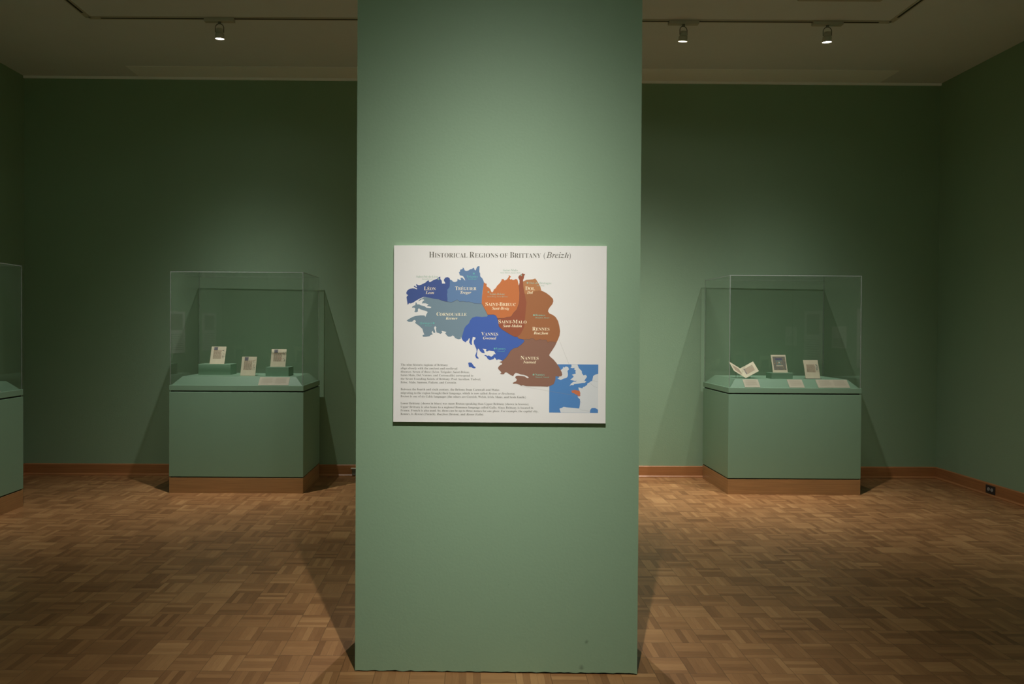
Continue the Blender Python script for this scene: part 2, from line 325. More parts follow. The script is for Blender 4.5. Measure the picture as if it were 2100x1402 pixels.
RNB = [(1620,1712),(1550,1700),(1480,1695),(1440,1717),(1410,1662),(1380,1660),(1330,1665),(1280,1650),(1250,1665),(1190,1677),(1150,1640),(1110,1630),(1060,1655),(1000,1645),(955,1658)]
RENN = [(963,718),(1020,728),(1080,712),(1130,682),(1200,657),(1260,652),(1310,657),(1400,700),(1480,760),(1540,820),(1549,870),(1530,930),(1480,990),(1450,1040),(1443,1080),(1470,1120),(1540,1150),(1600,1195),(1650,1280),(1675,1380),(1691,1480),(1680,1570),(1650,1650)]+RNB+[(900,1650),(850,1640),(815,1602),(882,1550),(925,1470),(962,1380),(972,1250),(985,1100),(992,1000),(1002,900),(985,820)]
NB1 = [(965,1680),(950,1710),(900,1760),(820,1820),(740,1840),(680,1890),(620,1990),(580,2040),(520,2092)]
NANT = list(reversed(RNB))+[(1590,1780),(1540,1860),(1480,1950),(1473,1980),(1500,2010),(1560,2060),(1620,2130),(1680,2220),(1730,2320),(1742,2370),(1720,2402),(1660,2410),(1605,2400),(1600,2480),(1570,2560),(1500,2600),(1440,2617),(1300,2612),(1100,2612),(1000,2610),(940,2590),(905,2602),(870,2580),(800,2560),(733,2562),(735,2540),(800,2510),(817,2470),(780,2440),(790,2405),(840,2395),(920,2402),(980,2412),(1020,2442),(1045,2447),(1057,2427),(1020,2400),(960,2378),(890,2370),(850,2350),(790,2338),(760,2368),(737,2405),(680,2378),(640,2350),(600,2328),(570,2333),(555,2365),(510,2372),(468,2357),(497,2340),(490,2320),(440,2270),(428,2240),(450,2200),(480,2180),(505,2170),(512,2142),(455,2120),(500,2102)]+list(reversed(NB1))
VANN = [(210,1155),(330,1150),(380,1170),(408,1220),(428,1300),(440,1390),(500,1450),(600,1510),(700,1570),(770,1602),(820,1604),(850,1640),(900,1650),(950,1656)]+NB1+[(470,2070),(430,2065),(400,2080),(380,2050),(355,2025),(340,2060),(300,2070),(260,2080),(220,2060),(190,2010),(140,1985),(170,1973),(210,1995),(240,1988),(290,2012),(330,1985),(340,1960),(382,1960),(360,1920),(340,1895),(240,1885),(200,1907),(180,1890),(190,1855),(110,1848),(140,1880),(157,1942),(95,1930),(60,1900),(40,1860),(20,1843),(5,1890),(-5,1990),(32,2040),(25,2057),(-20,2042),(-40,1990),(-10,1910),(-15,1860),(-40,1800),(-70,1740),(-70,1680),(-38,1650),(-35,1620),(-90,1608),(-100,1650),(-110,1720),(-105,1772),(-130,1772),(-165,1720),(-150,1638),(-172,1638),(-190,1680),(-215,1690),(-230,1722),(-290,1690),(-318,1640),(-309,1600),(-292,1530),(-262,1430),(-232,1385),(-170,1330),(-147,1270),(-102,1215),(-22,1190),(98,1200),(203,1190)]
ISLE = [(-182,2140),(-150,2130),(-110,2140),(-90,2170),(-60,2210),(-28,2230),(-37,2252),(-80,2250),(-110,2230),(-165,2227),(-172,2190)]
PAPER = 0.86
def ink(name, rgb, k=1.0):
    l = s2l(rgb); return mat(name, tuple(min(1, v/0.72*0.78*k) for v in l), 0.55)
RC = {'leon': (62,82,138), 'treguier': (94,124,160), 'cornouaille': (114,135,145), 'vannes': (64,94,166), 'brieuc': (190,110,60), 'malo': (146,80,54), 'dol': (176,121,76), 'rennes': (156,100,62), 'nantes': (136,98,80)}
mk = [ink('print_'+k, v) for k, v in RC.items()]; edge_ink = ink('print_border', (70, 66, 70))
bm = nb()
for pts, fn, mi in ((CORN, S2, 2), (LEON, S2, 0), (TREG, S2, 1), (VANN, S3, 3), (ISLE, S3, 3), (RENN, S3, 7), (DOL, S3, 6), (MALO, S3, 5), (BRIE, S3, 4), (NANT, S3, 8)):
    lay_ = 1+(mi*0.8 if mi != 8 else 7.5)
    add_poly(bm, [fn(*p) for p in pts], lay_, mi)
LW = 0.0011
for pts, fn in ((CTOP[4:], S2), (RNB, S3), (NB1, S3), ([(210,1155),(330,1150),(380,1170),(408,1220),(428,1300),(440,1390),(500,1450),(600,1510),(700,1570),(770,1602),(820,1602),(850,1640),(955,1658)], S3), ([(1690,927),(1730,990),(1770,1070),(1812,1150)], S2), ([(408,1221),(550,1221),(600,1200),(690,1190),(740,1110),(800,1050),(845,930),(855,850),(860,700),(850,600),(845,548)], S3)):
    add_line(bm, [fn(*p) for p in pts], LW*0.8, 9.2, 9)
obj('map_print', bm, mk+[edge_ink], board, label='printed map of nine regions in blues and browns')
# inset map
bm = nb()
add_poly(bm, [S6(145,457), S6(965,457), S6(965,1272), S6(145,1272)], 0, 0)
for pts in ([(375,500),(395,512),(420,493),(460,505),(473,540),(448,570),(455,600),(457,640),(450,665),(430,685),(380,700),(335,722),(310,710),(281,695),(312,680),(300,650),(335,640),(325,620),(340,600),(325,560),(370,530)],
            [(512,460),(615,460),(640,520),(665,545),(690,570),(690,600),(715,640),(760,633),(776,665),(745,710),(733,733),(768,738),(745,765),(690,770),(640,780),(600,785),(560,790),(552,806),(510,805),(483,825),(510,780),(550,750),(592,747),(600,728),(580,738),(550,730),(495,717),(540,680),(555,655),(522,632),(560,620),(590,610),(580,580),(590,560),(560,540),(570,515),(530,520),(500,515),(518,490)],
            [(965,612),(910,630),(880,650),(870,700),(862,740),(845,735),(820,760),(785,775),(780,800),(740,830),(715,835),(700,860),(660,850),(633,842),(640,880),(652,895),(665,940),(665,990),(618,1000),(640,1025),(660,1040),(665,1100),(655,1180),(645,1200),(590,1195),(540,1190),(480,1185),(430,1180),(390,1172),(360,1190),(318,1205),(340,1270),(830,1270),(835,1220),(860,1190),(920,1190),(965,1217)]):
    add_poly(bm, [S6(*p) for p in pts], 1, 1)
add_poly(bm, [S6(*p) for p in [(513,905),(528,893),(545,898),(560,886),(600,893),(630,898),(655,900),(660,925),(670,940),(660,955),(668,975),(655,997),(640,985),(628,992),(610,968),(585,962),(560,942),(535,938),(520,930),(528,918)]], 2, 2)
for pts in ([(305,45),(470,450)], [(-350,825),(145,910),(600,985)], [(645,1200),(700,1230),(760,1230),(830,1252)], [(835,775),(900,830),(950,848)], [(870,725),(965,750)], [(660,1070),(690,1100)]):
    add_line(bm, [S6(*p) for p in pts], 0.0005, 3, 3)
obj('inset_map_print', bm, [ink('print_sea', (78,128,182)), ink('print_land', (208,210,208)), ink('print_orange', (196,112,72)), ink('print_hairline', (150,146,132))], board, label='small blue inset map locating the orange region')

# ---- lettering
def mm(s, st):
    base = {'b': (0x1D400, 0x1D41A), 'i': (0x1D468, 0x1D482), 'l': (0x1D434, 0x1D44E)}[st]; o = ''
    for c in s:
        if 'A' <= c <= 'Z': o += chr(base[0]+ord(c)-65)
        elif 'a' <= c <= 'z': o += chr(base[1]+ord(c)-97)
        else: o += c
    return o
ACC = {'É': ('E', 1), 'é': ('e', 1), 'ù': ('u', -1), 'ô': ('o', 0)}
_cache = {}
def raw(s, st, off):
    key = (s, st, off)
    if key not in _cache:
        c = bpy.data.curves.new('t', 'FONT'); c.body = mm(s, st); c.size = 1.0; c.offset = off; c.resolution_u = 3; c.fill_mode = 'BOTH'
        o = bpy.data.objects.new('t', c); C.objects.link(o)
        bpy.context.view_layer.update()
        me = o.evaluated_get(bpy.context.evaluated_depsgraph_get()).to_mesh()
        vs = [(v.co.x, v.co.y) for v in me.vertices]; fs = [tuple(p.vertices) for p in me.polygons]
        xs = [v[0] for v in vs] or [0]
        _cache[key] = (vs, fs, min(xs), max(xs))
        bpy.data.objects.remove(o); bpy.data.curves.remove(c)
    return _cache[key]
def run(s, st='b', off=-0.012, smallcaps=False):
    """returns (polys, width); polys in units of 1 = text size, starting at x = 0"""
    vs, fs = [], []
    def put(t, x, k):
        plain = ''.join(ACC[c][0] if c in ACC else c for c in t)
        v, f, a, b = raw(plain, st, off)
        n0 = len(vs); vs.extend(((p[0]-a)*k+x, p[1]*k) for p in v); fs.extend(tuple(i+n0 for i in q) for q in f)
        for i, c in enumerate(t):
            if c in ACC:
                _, _, a0, b0 = raw(plain[:i+1], st, off); prev = raw(plain[:i], st, off)[3] if i else a0
                cx = x+((prev+b0)/2-a+0.02)*k; top = (0.74 if c == 'É' else 0.52)*k; d = ACC[c][1]; h = 0.15*k
                n0 = len(vs); wv = 0.035*k
                vs.extend([(cx-d*0.04*k-wv, top), (cx-d*0.04*k+wv, top), (cx+d*0.09*k+wv*1.2, top+h), (cx+d*0.09*k-wv*1.2, top+h)]); fs.append((n0, n0+1, n0+2, n0+3))
        return x+(b-a)*k
    if not smallcaps: x = put(s, 0, 1)
    else:
        x = 0
        for wi, word in enumerate(s.split(' ')):
            if wi: x += 0.27
            for pi, part in enumerate(word.split('-')):
                if pi: x = put('-', x+0.01, 1)+0.03
                if part == 'of': x = put('OF', x, 0.80); continue
                pre = ''
                if part[0] == '(': part = part[1:]; x = put('(', x, 1)+0.03
                x = put(part[0], x, 1)
                if len(part) > 1: x = put(part[1:].upper(), x+0.045, 0.80)
    return vs, fs, x
def add_text(bm, s, cx, cy, width, size, st='b', off=-0.012, sc=False, align='c', mi=0, lay=9, spread=True):
    """cx, cy: crop-1 pixels of the centre (or left end) and of the baseline; width, size in crop-1 pixels"""
    vs, fs, wd = run(s, st, off, sc)
    u = SW/(1242.6-808.75)/3.5043
    k = size*u; kx = (width*u)/wd if width else k
    X, Z = S1(cx, cy); X0 = X-wd*kx/2 if align == 'c' else X
    y = -STH-0.0001-0.00003*lay
    vv = [bm.verts.new((X0+a*kx, y, Z+b*k)) for a, b in vs]
    for f in fs:
        try: bm.faces.new([vv[i] for i in f]).material_index = mi
        except ValueError: pass
ink_dark = ink('print_dark', (92, 88, 74)); ink_body = ink('print_text', (100, 98, 84)); ink_cream = ink('print_cream', (244, 232, 196)); ink_green = ink('print_mint', (132, 190, 166)); ink_grgr = ink('print_greygreen', (156, 182, 160)); ink_teal = ink('print_teal', (104, 182, 172))
bm = nb()
vs_, fs_, w1 = run('Historical Regions of Brittany', 'b', -0.012, True)
add_text(bm, 'Historical Regions of Brittany', 283, 136, 1082-283, 60, off=-0.012, sc=True, align='l')
add_text(bm, '(', 1102, 136, 11, 58, off=-0.012, align='l')
add_text(bm, 'Breiz', 1120, 136, 128, 60, st='l', off=0.0, align='l'); add_text(bm, 'h', 1251, 136, 29, 57, st='i', off=-0.012, align='l')
add_text(bm, ')', 1284, 136, 10, 58, off=-0.012, align='l')
obj('title_lettering', bm, ink_dark, board, label='dark serif title Historical Regions of Brittany (Breizh)')
bm = nb()
for s, b_, x, y, w1, w2 in (('Léon', 'Leon', 290, 357, 83, 60), ('Tréguier', 'Treger', 547, 355, 152, 78), ('Cornouaille', 'Kernev', 446, 540, 215, 84), ('Vannes', 'Gwened', 720, 680, 121, 95), ('Saint-Brieuc', 'Sant-Breig', 797, 467, 217, 122), ('Saint-Malo', 'Sant-Maloù', 882, 592, 201, 135), ('Dol', 'Dol', 1006, 353, 68, 42), ('Rennes', 'Roazhon', 1085, 642, 122, 102), ('Nantes', 'Naoned', 1006, 850, 128, 93)):
    bm = nb(); add_text(bm, s, x, y+13, w1, 38, off=-0.008, sc=True, lay=12)
    add_text(bm, b_, x, y+40, w2, 29, st='i', off=-0.004, lay=12)
    obj('region_name_lettering', bm, ink_cream, board, label='cream lettering '+s+' over '+b_)
STARS = []
for s, sub, x, y, w1, x2, w2, st_, mi in (('Saint-Pol-de-Léon', 'Kastell-Paol', 270, 273, 155, 271, 74, (351, 290), 1), ('Tréguier', 'Landreger', 593, 271, 82, 594, 62, (604, 250), 2), ('Saint-Malo', 'Sant-Maloù, Saent-Malô', 865, 225, 104, 865, 145, (943, 260), 1), ('Dol-de-Bretagne', 'Dol, Dóu', 1080, 316, 157, 1080, 55, (988, 315), 1), ('Saint-Brieuc', 'Sant-Brieg, Saent-Berioec', 773, 396, 108, 775, 148, (709, 381), 1), ('Quimper', 'Kemper', 263, 606, 88, 281, 50, (318, 606), 2), ('Rennes', 'Roazhon, Resnn', 1080, 545, 70, 1095, 100, (1035, 545), 0), ('Vannes', 'Gwened', 799, 786, 68, 802, 50, (756, 786), 2), ('Nantes', 'Naoned, Nauntt', 1080, 970, 66, 1097, 100, (1035, 970), 0)):
    bm = nb(); add_text(bm, s, x, y+7, w1, 22, off=-0.012, lay=12, mi=mi)
    add_text(bm, sub, x2, y+22, w2, 13, st='i', off=-0.010, lay=12, mi=mi)
    X, Z = S1(*st_); y_ = -STH-0.0001-0.00003*10
    for k in range(3):
        a = math.pi*k/3+math.pi/2; d = Vector((math.cos(a), math.sin(a)))*0.0046; nn = Vector((-d.y, d.x))*0.2
        bm.faces.new([bm.verts.new((X+p.x, y_-0.00001*k, Z+p.y)) for p in (-d-nn, d-nn, d+nn, -d+nn)]).material_index = mi
    obj('town_name_lettering', bm, [ink_green, ink_grgr, ink_teal], board, label='small pale green lettering '+s+' with a star')
BODY = [("The nine historic regions of Brittany", 905, 422), ("align closely with the ancient and medieval", 930, 489), ("dioceses. Seven of these (Léon, Tréguier, Saint-Brieuc,", 955, 578),
        ("Saint-Malo, Dol, Vannes, and Cornouaille) correspond to", 980, 604), ("the Seven Founding Saints of Brittany: Paul Aurelian, Tudwal,", 1006, 658), ("Brioc, Malo, Samson, Padarn, and Corentin.", 1031, 485),
        ("Between the fourth and sixth century, the Britons from Cornwall and Wales", 1081, 790), (("migrating to the region brought their language, which is now called", 706, "Breton or Brezhoneg.", 714), 1107, 905), ("Breton is one of six Celtic languages (the others are Cornish, Welsh, Irish, Manx, and Scots Gaelic)", 1132, 981),
        ("Lower Brittany (shown in blues) was more Breton-speaking than Upper Brittany (shown in browns).", 1182, 1004), ("Upper Brittany is also home to a regional Romance language called Gallo. Since Brittany is located in", 1208, 1034),
        ("France, French is also used. So, there can be up to three names for one place. For example, the capital city,", 1233, 1069)]
bm = nb()
for t, y, r_ in BODY:
    if isinstance(t, tuple):
        add_text(bm, t[0], 84, y+7, t[1]-84, 21.5, off=-0.010, align='l'); add_text(bm, t[2], t[3], y+7, r_-t[3], 21.5, st='i', off=-0.012, align='l')
    else: add_text(bm, t, 84, y+7, r_-84, 21.5, off=-0.010, align='l')
for t, a, b, st in (('Rennes, is', 95, 270, 'b'), ('Rennes', 286, 415, 'i'), ('(French),', 428, 583, 'b'), ('Roazhon', 598, 750, 'i'), ('(Breton), and', 763, 990, 'b'), ('Resnn', 1008, 1115, 'i'), ('(Gallo).', 1128, 1250, 'b')):
    a, b = (a/6.774+10)*3.5043, (b/6.774+10)*3.5043
    add_text(bm, t, a, 1265, b-a, 21.5, st=st, off=-0.010, align='l')
obj('paragraph_lettering', bm, ink_body, board, label='three paragraphs of small dark serif text')

# ------------------------------------------------------------------ display cases (origin: front left bottom corner; x along the front, y into the depth)
ZP, ZL, ZG, ZD, INS = 0.1425, 1.004, 2.0626, 1.081, 0.090
def make_case(name, label, loc, rotz=0, TD=TD):
    t = thing(name, label, 'display case', loc, rotz, 'glass-topped green display cases')
    bm = nb(); add_box(bm, 0.001, 0.001, 0, TW-0.001, TD-0.001, ZP, bevel=0.0015); obj('plinth', bm, M['plinth'], t, label='oak plinth')
    bm = nb(); add_box(bm, 0.010, 0.010, ZP, TW-0.010, TD-0.010, ZP+0.010); obj('reveal', bm, M['dark'], t, label='dark shadow gap above the plinth')
    bm = nb(); add_box(bm, 0.012, 0.012, 0.941, TW-0.012, TD-0.012, 0.955); obj('reveal', bm, M['dark'], t, label='dark shadow gap under the ledge')
    bm = nb(); add_box(bm, 0, 0, ZP+0.010, TW, TD, 0.942, bevel=0.0015); obj('body', bm, M['case'], t)
    bm = nb(); add_box(bm, 0, 0, 0.955, TW, TD, ZL, bevel=0.0015); obj('ledge', bm, M['case'], t)
    bm = nb(); a = 0.016
    add_prism(bm, [(INS, INS, ZD), (TW-INS, INS, ZD), (TW-INS, TD-INS, ZD), (INS, TD-INS, ZD)], [(a, a, ZL), (TW-a, a, ZL), (TW-a, TD-a, ZL), (a, TD-a, ZL)])
    obj('display_deck', bm, M['case'], t, label='raised deck with sloping edges')
    g, th = 0.006, 0.006; x0, y0, x1, y1 = g, g, TW-g, TD-g
    bm = nb()
    add_box(bm, x0+th, y0, ZL, x1-th, y0+th, ZG-th); add_box(bm, x0+th, y1-th, ZL, x1-th, y1, ZG-th)
    add_box(bm, x0, y0+th, ZL, x0+th, y1-th, ZG-th); add_box(bm, x1-th, y0+th, ZL, x1, y1-th, ZG-th)
    add_box(bm, x0+th, y0+th, ZG-th, x1-th, y1-th, ZG)
    gc = obj('glass_cover', bm, M['glass'], t, label='clear glass cover')
    bm = nb()
    for xx in (x0, x1-th):
        for yy in (y0, y1-th): add_box(bm, xx, yy, ZL, xx+th, yy+th, ZG)
        add_box(bm, xx, y0+th, ZG-th, xx+th, y1-th, ZG)
    for yy in (y0, y1-th): add_box(bm, x0+th, yy, ZG-th, x1-th, yy+th, ZG)
    obj('polished_edge', bm, M['edge'], gc, label='pale polished glass edges')
    return t
C1, C2 = (-2.785, 6.752, 0), (2.4465, 6.8186, 0)
make_case('display_case', 'green display case with glass cover left of the pillar, against the back wall', C1)
make_case('display_case', 'green display case with glass cover right of the pillar, against the back wall', C2)
make_case('display_case', 'green display case cut off by the left edge of the photo, against the left wall', (-3.8185, 6.2235-TW, 0), math.pi/2, 0.774)

def block(x0, y0, x1, y1, h, label):
    o = thing('riser_block', label, 'display block', ((x0+x1)/2, (y0+y1)/2, ZD), 0, 'green painted riser blocks')
    hx, hy = (x1-x0)/2, (y1-y0)/2
    bm = nb(); add_box(bm, -hx, -hy, 0, hx, hy, h, bevel=0.0015)
    me = obj('riser_block', bm, M['case']); me.location = o.location
    for k in ('label', 'category', 'group'): me[k] = o[k]
    bpy.data.objects.remove(o)
    return me
block(-2.636, 7.08, -2.321, 7.265, 0.103, 'wide green riser block carrying the left leaf in the left case')
block(-1.942, 6.945, -1.721, 7.135, 0.084, 'small green riser block carrying the right leaf in the left case')
block(2.905, 6.955, 3.110, 7.085, 0.056, 'low green riser block under the illuminated leaf in the right case')

def quad_on(bm, o, ux, uy, nrm, x0, y0, x1, y1, off, mi):
    p = [o+ux*a+uy*b+nrm*off for a, b in ((x0, y0), (x1, y0), (x1, y1), (x0, y1))]
    f = bm.faces.new([bm.verts.new(v) for v in p]); f.material_index = mi
def leaf(label, x, y, z, wd, ht, lean, kind, seed, lip=False):
    """a parchment leaf leaning back on a small stand; x,y,z = front-left foot"""
    t = thing('manuscript_leaf', label, 'manuscript leaf', (x, y, z), 0, 'parchment leaves standing in the cases')
    rnd = random.Random(seed); an = math.radians(lean)
    ux = Vector((1, 0, 0)); uy = Vector((0, math.sin(an), math.cos(an))); nr = ux.cross(uy)          # points to the viewer
    if nr.y > 0: nr = -nr
    o = Vector((0, 0, 0.001))
    bm = nb(); bo, to = [], []
    edge = [(0, 0), (wd, 0)]
    for k in range(1, 8): edge.append((wd+rnd.uniform(-0.0012, 0.0006), ht*k/8))
    edge += [(wd, ht), (0, ht)]
    for k in range(7, 0, -1): edge.append((rnd.uniform(-0.0005, 0.001), ht*k/8))
    for a, b in edge:
        bo.append(o+ux*a+uy*b); to.append(o+ux*a+uy*b+nr*0.0025)
    add_prism(bm, to, bo); sheet = obj('parchment', bm, M['parch'], t)
    bm = nb(); e = 0.0031
    Q = lambda x0, y0, x1, y1, mi, of=e: quad_on(bm, o, ux, uy, nr, x0*wd, y0*ht, x1*wd, y1*ht, of, mi)
    def lines(x0, y0, x1, y1, n, mi=0):
        for k in range(n):
            yy = y1-(y1-y0)*(k+0.5)/n; h = (y1-y0)/n*0.30
            xx = x0
            while xx < x1-0.02:
                w_ = rnd.uniform(0.05, 0.15); Q(xx, yy-h, min(xx+w_, x1), yy+h, mi if rnd.random() > .15 else 1); xx += w_+0.018
    if kind == 'initial':
        Q(0.19, 0.78, 0.44, 0.97, 2); Q(0.22, 0.80, 0.41, 0.95, 3, e+0.0003); Q(0.27, 0.83, 0.36, 0.91, 2, e+0.0005); Q(0.19, 0.765, 0.44, 0.78, 5, e+0.0003); lines(0.17, 0.30, 0.72, 0.75, 11); lines(0.46, 0.76, 0.9, 0.8, 1)
        for k in range(26): 
            a, b = rnd.uniform(0.77, 0.92), rnd.uniform(0.28, 0.84); Q(a, b, a+0.035, b+0.022, rnd.choice((3, 4, 0)), e+0.0002*rnd.random())
    elif kind == 'plain':
        lines(0.17, 0.34, 0.74, 0.76, 13)
        for k in range(30):
            a, b = rnd.uniform(0.78, 0.92), rnd.uniform(0.34, 0.76); Q(a, b, a+0.04, b+0.022, rnd.choice((3, 4)), e+0.0002*rnd.random())
    else:
        Q(0.10, 0.14, 0.94, 0.90, 3); Q(0.24, 0.40, 0.74, 0.84, 3, e+0.0003); Q(0.26, 0.70, 0.72, 0.80, 2, e+0.0005); Q(0.28, 0.42, 0.70, 0.68, 4, e+0.0006)
        for k in range(40):
            a, b = rnd.uniform(0.11, 0.88), rnd.uniform(0.15, 0.86); Q(a, b, a+0.045, b+0.03, rnd.choice((0, 4, 5, 3)), e+0.0002) if (a < 0.2 or a > 0.76 or b < 0.3) else None
        Q(0.28, 0.355, 0.74, 0.395, 6, e+0.0006); Q(0.46, 0.52, 0.54, 0.60, 6, e+0.0008); Q(0.34, 0.45, 0.42, 0.6, 0, e+0.0008); Q(0.6, 0.45, 0.67, 0.62, 0, e+0.0008)
    obj('script', bm, [M['ink'], M['inkred'], M['mini'], M['minidark'], M['minigreen'], M['gold'], M['parch']], sheet)
    bm = nb()      # clear easel behind and a small lip in front
    bk = -nr
    add_prism(bm, [o+ux*(wd*.25)+uy*(ht*.75)+bk*0.001, o+ux*(wd*.75)+uy*(ht*.75)+bk*0.001, o+ux*(wd*.75)+uy*(ht*.75)+bk*0.004, o+ux*(wd*.25)+uy*(ht*.75)+bk*0.004],
              [Vector((wd*.25, 0.0, 0)), Vector((wd*.75, 0.0, 0)), Vector((wd*.75, 0.004, 0)), Vector((wd*.25, 0.004, 0))])
    top = uy*(ht*.72)+bk*0.004
    add_prism(bm, [Vector((wd*.25, top.y, top.z)), Vector((wd*.75, top.y, top.z)), Vector((wd*.75, top.y+.003, top.z)), Vector((wd*.25, top.y+.003, top.z))],
              [Vector((wd*.25, top.y+.035, 0)), Vector((wd*.75, top.y+.035, 0)), Vector((wd*.75, top.y+.038, 0)), Vector((wd*.25, top.y+.038, 0))])
    if lip: add_box(bm, -0.002, -0.022, 0, wd+0.006, 0.0, 0.004)
    obj('easel', bm, M['edge'], t, label='clear acrylic easel')
    return t
leaf('parchment leaf with blue initial on the wide block, leftmost leaf in the left case', -2.535, 7.105, ZD+0.103, 0.145, 0.180, 21, 'initial', 1)
leaf('parchment leaf standing on the deck, middle and lowest leaf in the left case', -2.190, 6.965, ZD, 0.143, 0.190, 19, 'initial', 2)
leaf('parchment leaf with dark initial on the small block, rightmost leaf in the left case', -1.908, 6.985, ZD+0.084, 0.146, 0.178, 17, 'initial', 3)
leaf('illuminated leaf with framed painted picture on a block in the right case', 2.938, 7.000, ZD+0.056, 0.143, 0.180, 20, 'picture', 4)
leaf('cream text leaf on a small clear stand, rightmost leaf in the right case', 3.237, 6.965, ZD+0.002, 0.141, 0.185, 19, 'plain', 5, lip=True)

# opened double leaf
t = thing('open_bifolium', 'small parchment double leaf propped open in a V in the right case', 'manuscript', (2.667, 6.975, ZD+0.004))
G = Vector((-0.018, 0.10, 0.088)); Rv = Vector((0.130, 0.012, 0.068)); Lv = Vector((-0.092, 0.060, 0.066))
for nm, V, sgn in (('right_page', Rv, 1), ('left_page', Lv, -1)):
    ux, uy = V, G; nr = ux.cross(uy).normalized()*(1 if sgn > 0 else -1)
    if nr.z < 0: nr = -nr
    bm = nb()
    add_prism(bm, [Vector((0, 0, 0.0)), ux, ux+uy, uy], [p-nr*0.003 for p in (Vector((0, 0, 0)), ux, ux+uy, uy)])
    pg = obj('page', bm, M['parch'], t)
    bm = nb(); rnd = random.Random(9)
    for k in range(10):
        b0 = 0.24+0.55*k/10; xx = 0.16 if sgn > 0 else 0.2
        while xx < 0.80:
            w_ = rnd.uniform(0.05, 0.15); f = [ux*a+uy*b+nr*0.0006 for a, b in ((xx, b0), (min(xx+w_, .82), b0), (min(xx+w_, .82), b0+0.034), (xx, b0+0.034))]
            bm.faces.new([bm.verts.new(v) for v in f]).material_index = 0 if rnd.random() > .2 else 1
            xx += w_+0.016
    if sgn > 0:
        for b0 in (0.30, 0.42, 0.56, 0.70):
            f = [ux*a+uy*b+nr*0.001 for a, b in ((0.17, b0), (0.23, b0), (0.23, b0+.07), (0.17, b0+.07))]
            bm.faces.new([bm.verts.new(v) for v in f]).material_index = 2
    obj('script', bm, [M['ink'], M['inkred'], M['mini']], pg)
bm = nb()
for s_ in (0.25, 0.8):
    a = G*s_; add_tube(bm, [a+Lv*0.7-Vector((0, 0, .006)), a-Vector((0, 0, 0.006)), a+Rv*0.7-Vector((0, 0, .006))], 0.0025, 8)
    add_tube(bm, [a+Rv*0.45-Vector((0, 0, .008)), Vector(((a+Rv*0.45).x, (a+Rv*0.45).y, -0.003))], 0.0025, 8)
    add_tube(bm, [a+Lv*0.45-Vector((0, 0, .008)), Vector(((a+Lv*0.45).x, (a+Lv*0.45).y, -0.003))], 0.0025, 8)
obj('cradle', bm, M['edge'], t, label='thin clear cradle rods')

def label_card(label, x0, x1, caseloc, skew0=0.0, two=False, front=0.018):
    """card lying on the sloping front edge of a deck; local frame of the card: x right, y up the slope"""
    cx, cy, _ = caseloc
    a = Vector((0, 0.016, ZL)); b = Vector((0, INS, ZD)); d = (b-a).normalized(); L_ = (b-a).length
    nr = Vector((0, -d.z, d.y))
    t = thing('label_card', label, 'label', (x0, cy, 0), 0, 'printed label cards on the sloping deck fronts')
    w_ = x1-x0; lo, hi = a+d*0.002, a+d*(L_-0.006)
    bm = nb(); P = [lo, lo+Vector((w_, 0, 0)), hi+Vector((w_, 0, 0)), hi]
    add_prism(bm, [p+nr*0.0032 for p in P], [p+nr*0.0012 for p in P]); c = obj('card', bm, M['card'], t)
    bm = nb(); rnd = random.Random(int(x0*1000))
    cols = ((0.08, 0.46), (0.54, 0.92)) if two else ((0.12, 0.88),)
    for c0, c1 in cols:
        for k in range(9):
            yy = 0.86-k*0.08; e = c1-rnd.uniform(0, 0.05) if k < 8 else (c0+c1)/2
            p = [lo+(hi-lo)*v+Vector((w_*u_, 0, 0))+nr*0.0036 for u_, v in ((c0, yy), (e, yy), (e, yy+0.028), (c0, yy+0.028))]
            bm.faces.new([bm.verts.new(q) for q in p])
    obj('small_print', bm, M['cardtext'], c)
    return t
label_card('wide cream label card on the sloping deck of the left case', -1.962, -1.680, C1, two=True)
label_card('small cream label card below the open double leaf in the right case', 2.607, 2.752, C2)
label_card('small cream label card below the illuminated leaf in the right case', 3.028, 3.170, C2)
label_card('wide cream label card at the right end of the right case', 3.300, 3.598, C2, two=True)
c4 = label_card('cream label card in the case at the left edge of the photo', 0.0, 0.26, (0, 0, 0), two=True)
c4.matrix_world = Matrix.Translation((-3.8185, 5.69, 0)) @ Matrix.Rotation(math.pi/2, 4, 'Z')

# ------------------------------------------------------------------ power outlets
t = thing('power_outlet', 'black double power outlet set in the right wall baseboard', 'outlet', (XR-0.020, 6.80, 0.062), 0, 'power outlets in the baseboards')
bm = nb(); add_box(bm, -0.005, -0.062, -0.038, 0, 0.062, 0.038, bevel=0.0015); obj('cover_plate', bm, M['black'], t)
for s_ in (-0.022, 0.022):
    bm = nb(); add_cyl(bm, (-0.008, s_, 0), (-0.004, s_, 0), 0.0165, 0.0165, 20, 0)
    add_box(bm, -0.0086, s_-0.007, 0.004, -0.0079, s_-0.004, 0.011, 1); add_box(bm, -0.0086, s_+0.003, 0.004, -0.0079, s_+0.006, 0.011, 1); add_box(bm, -0.0086, s_-0.003, -0.010, -0.0079, s_+0.003, -0.004, 1)
    obj('socket', bm, [M['grey'], M['black']], t, label='grey socket')
xo = -1.185; yo = wall_y(xo)-0.020
t = thing('power_outlet', 'grey outlet box with pale top lid beside the pillar, left of it', 'outlet', (xo, yo, 0.055), 0, 'power outlets in the baseboards')
bm = nb(); add_box(bm, -0.02, -0.022, -0.042, 0.06, 0, 0.026, bevel=0.002); obj('housing', bm, M['greymetal'], t)
bm = nb(); add_box(bm, -0.032, -0.040, 0.0265, 0.07, 0.0, 0.033, bevel=0.001); obj('lid', bm, mat('lid_cream', (0.75, 0.72, 0.6), 0.5), t, label='cream hinged lid')

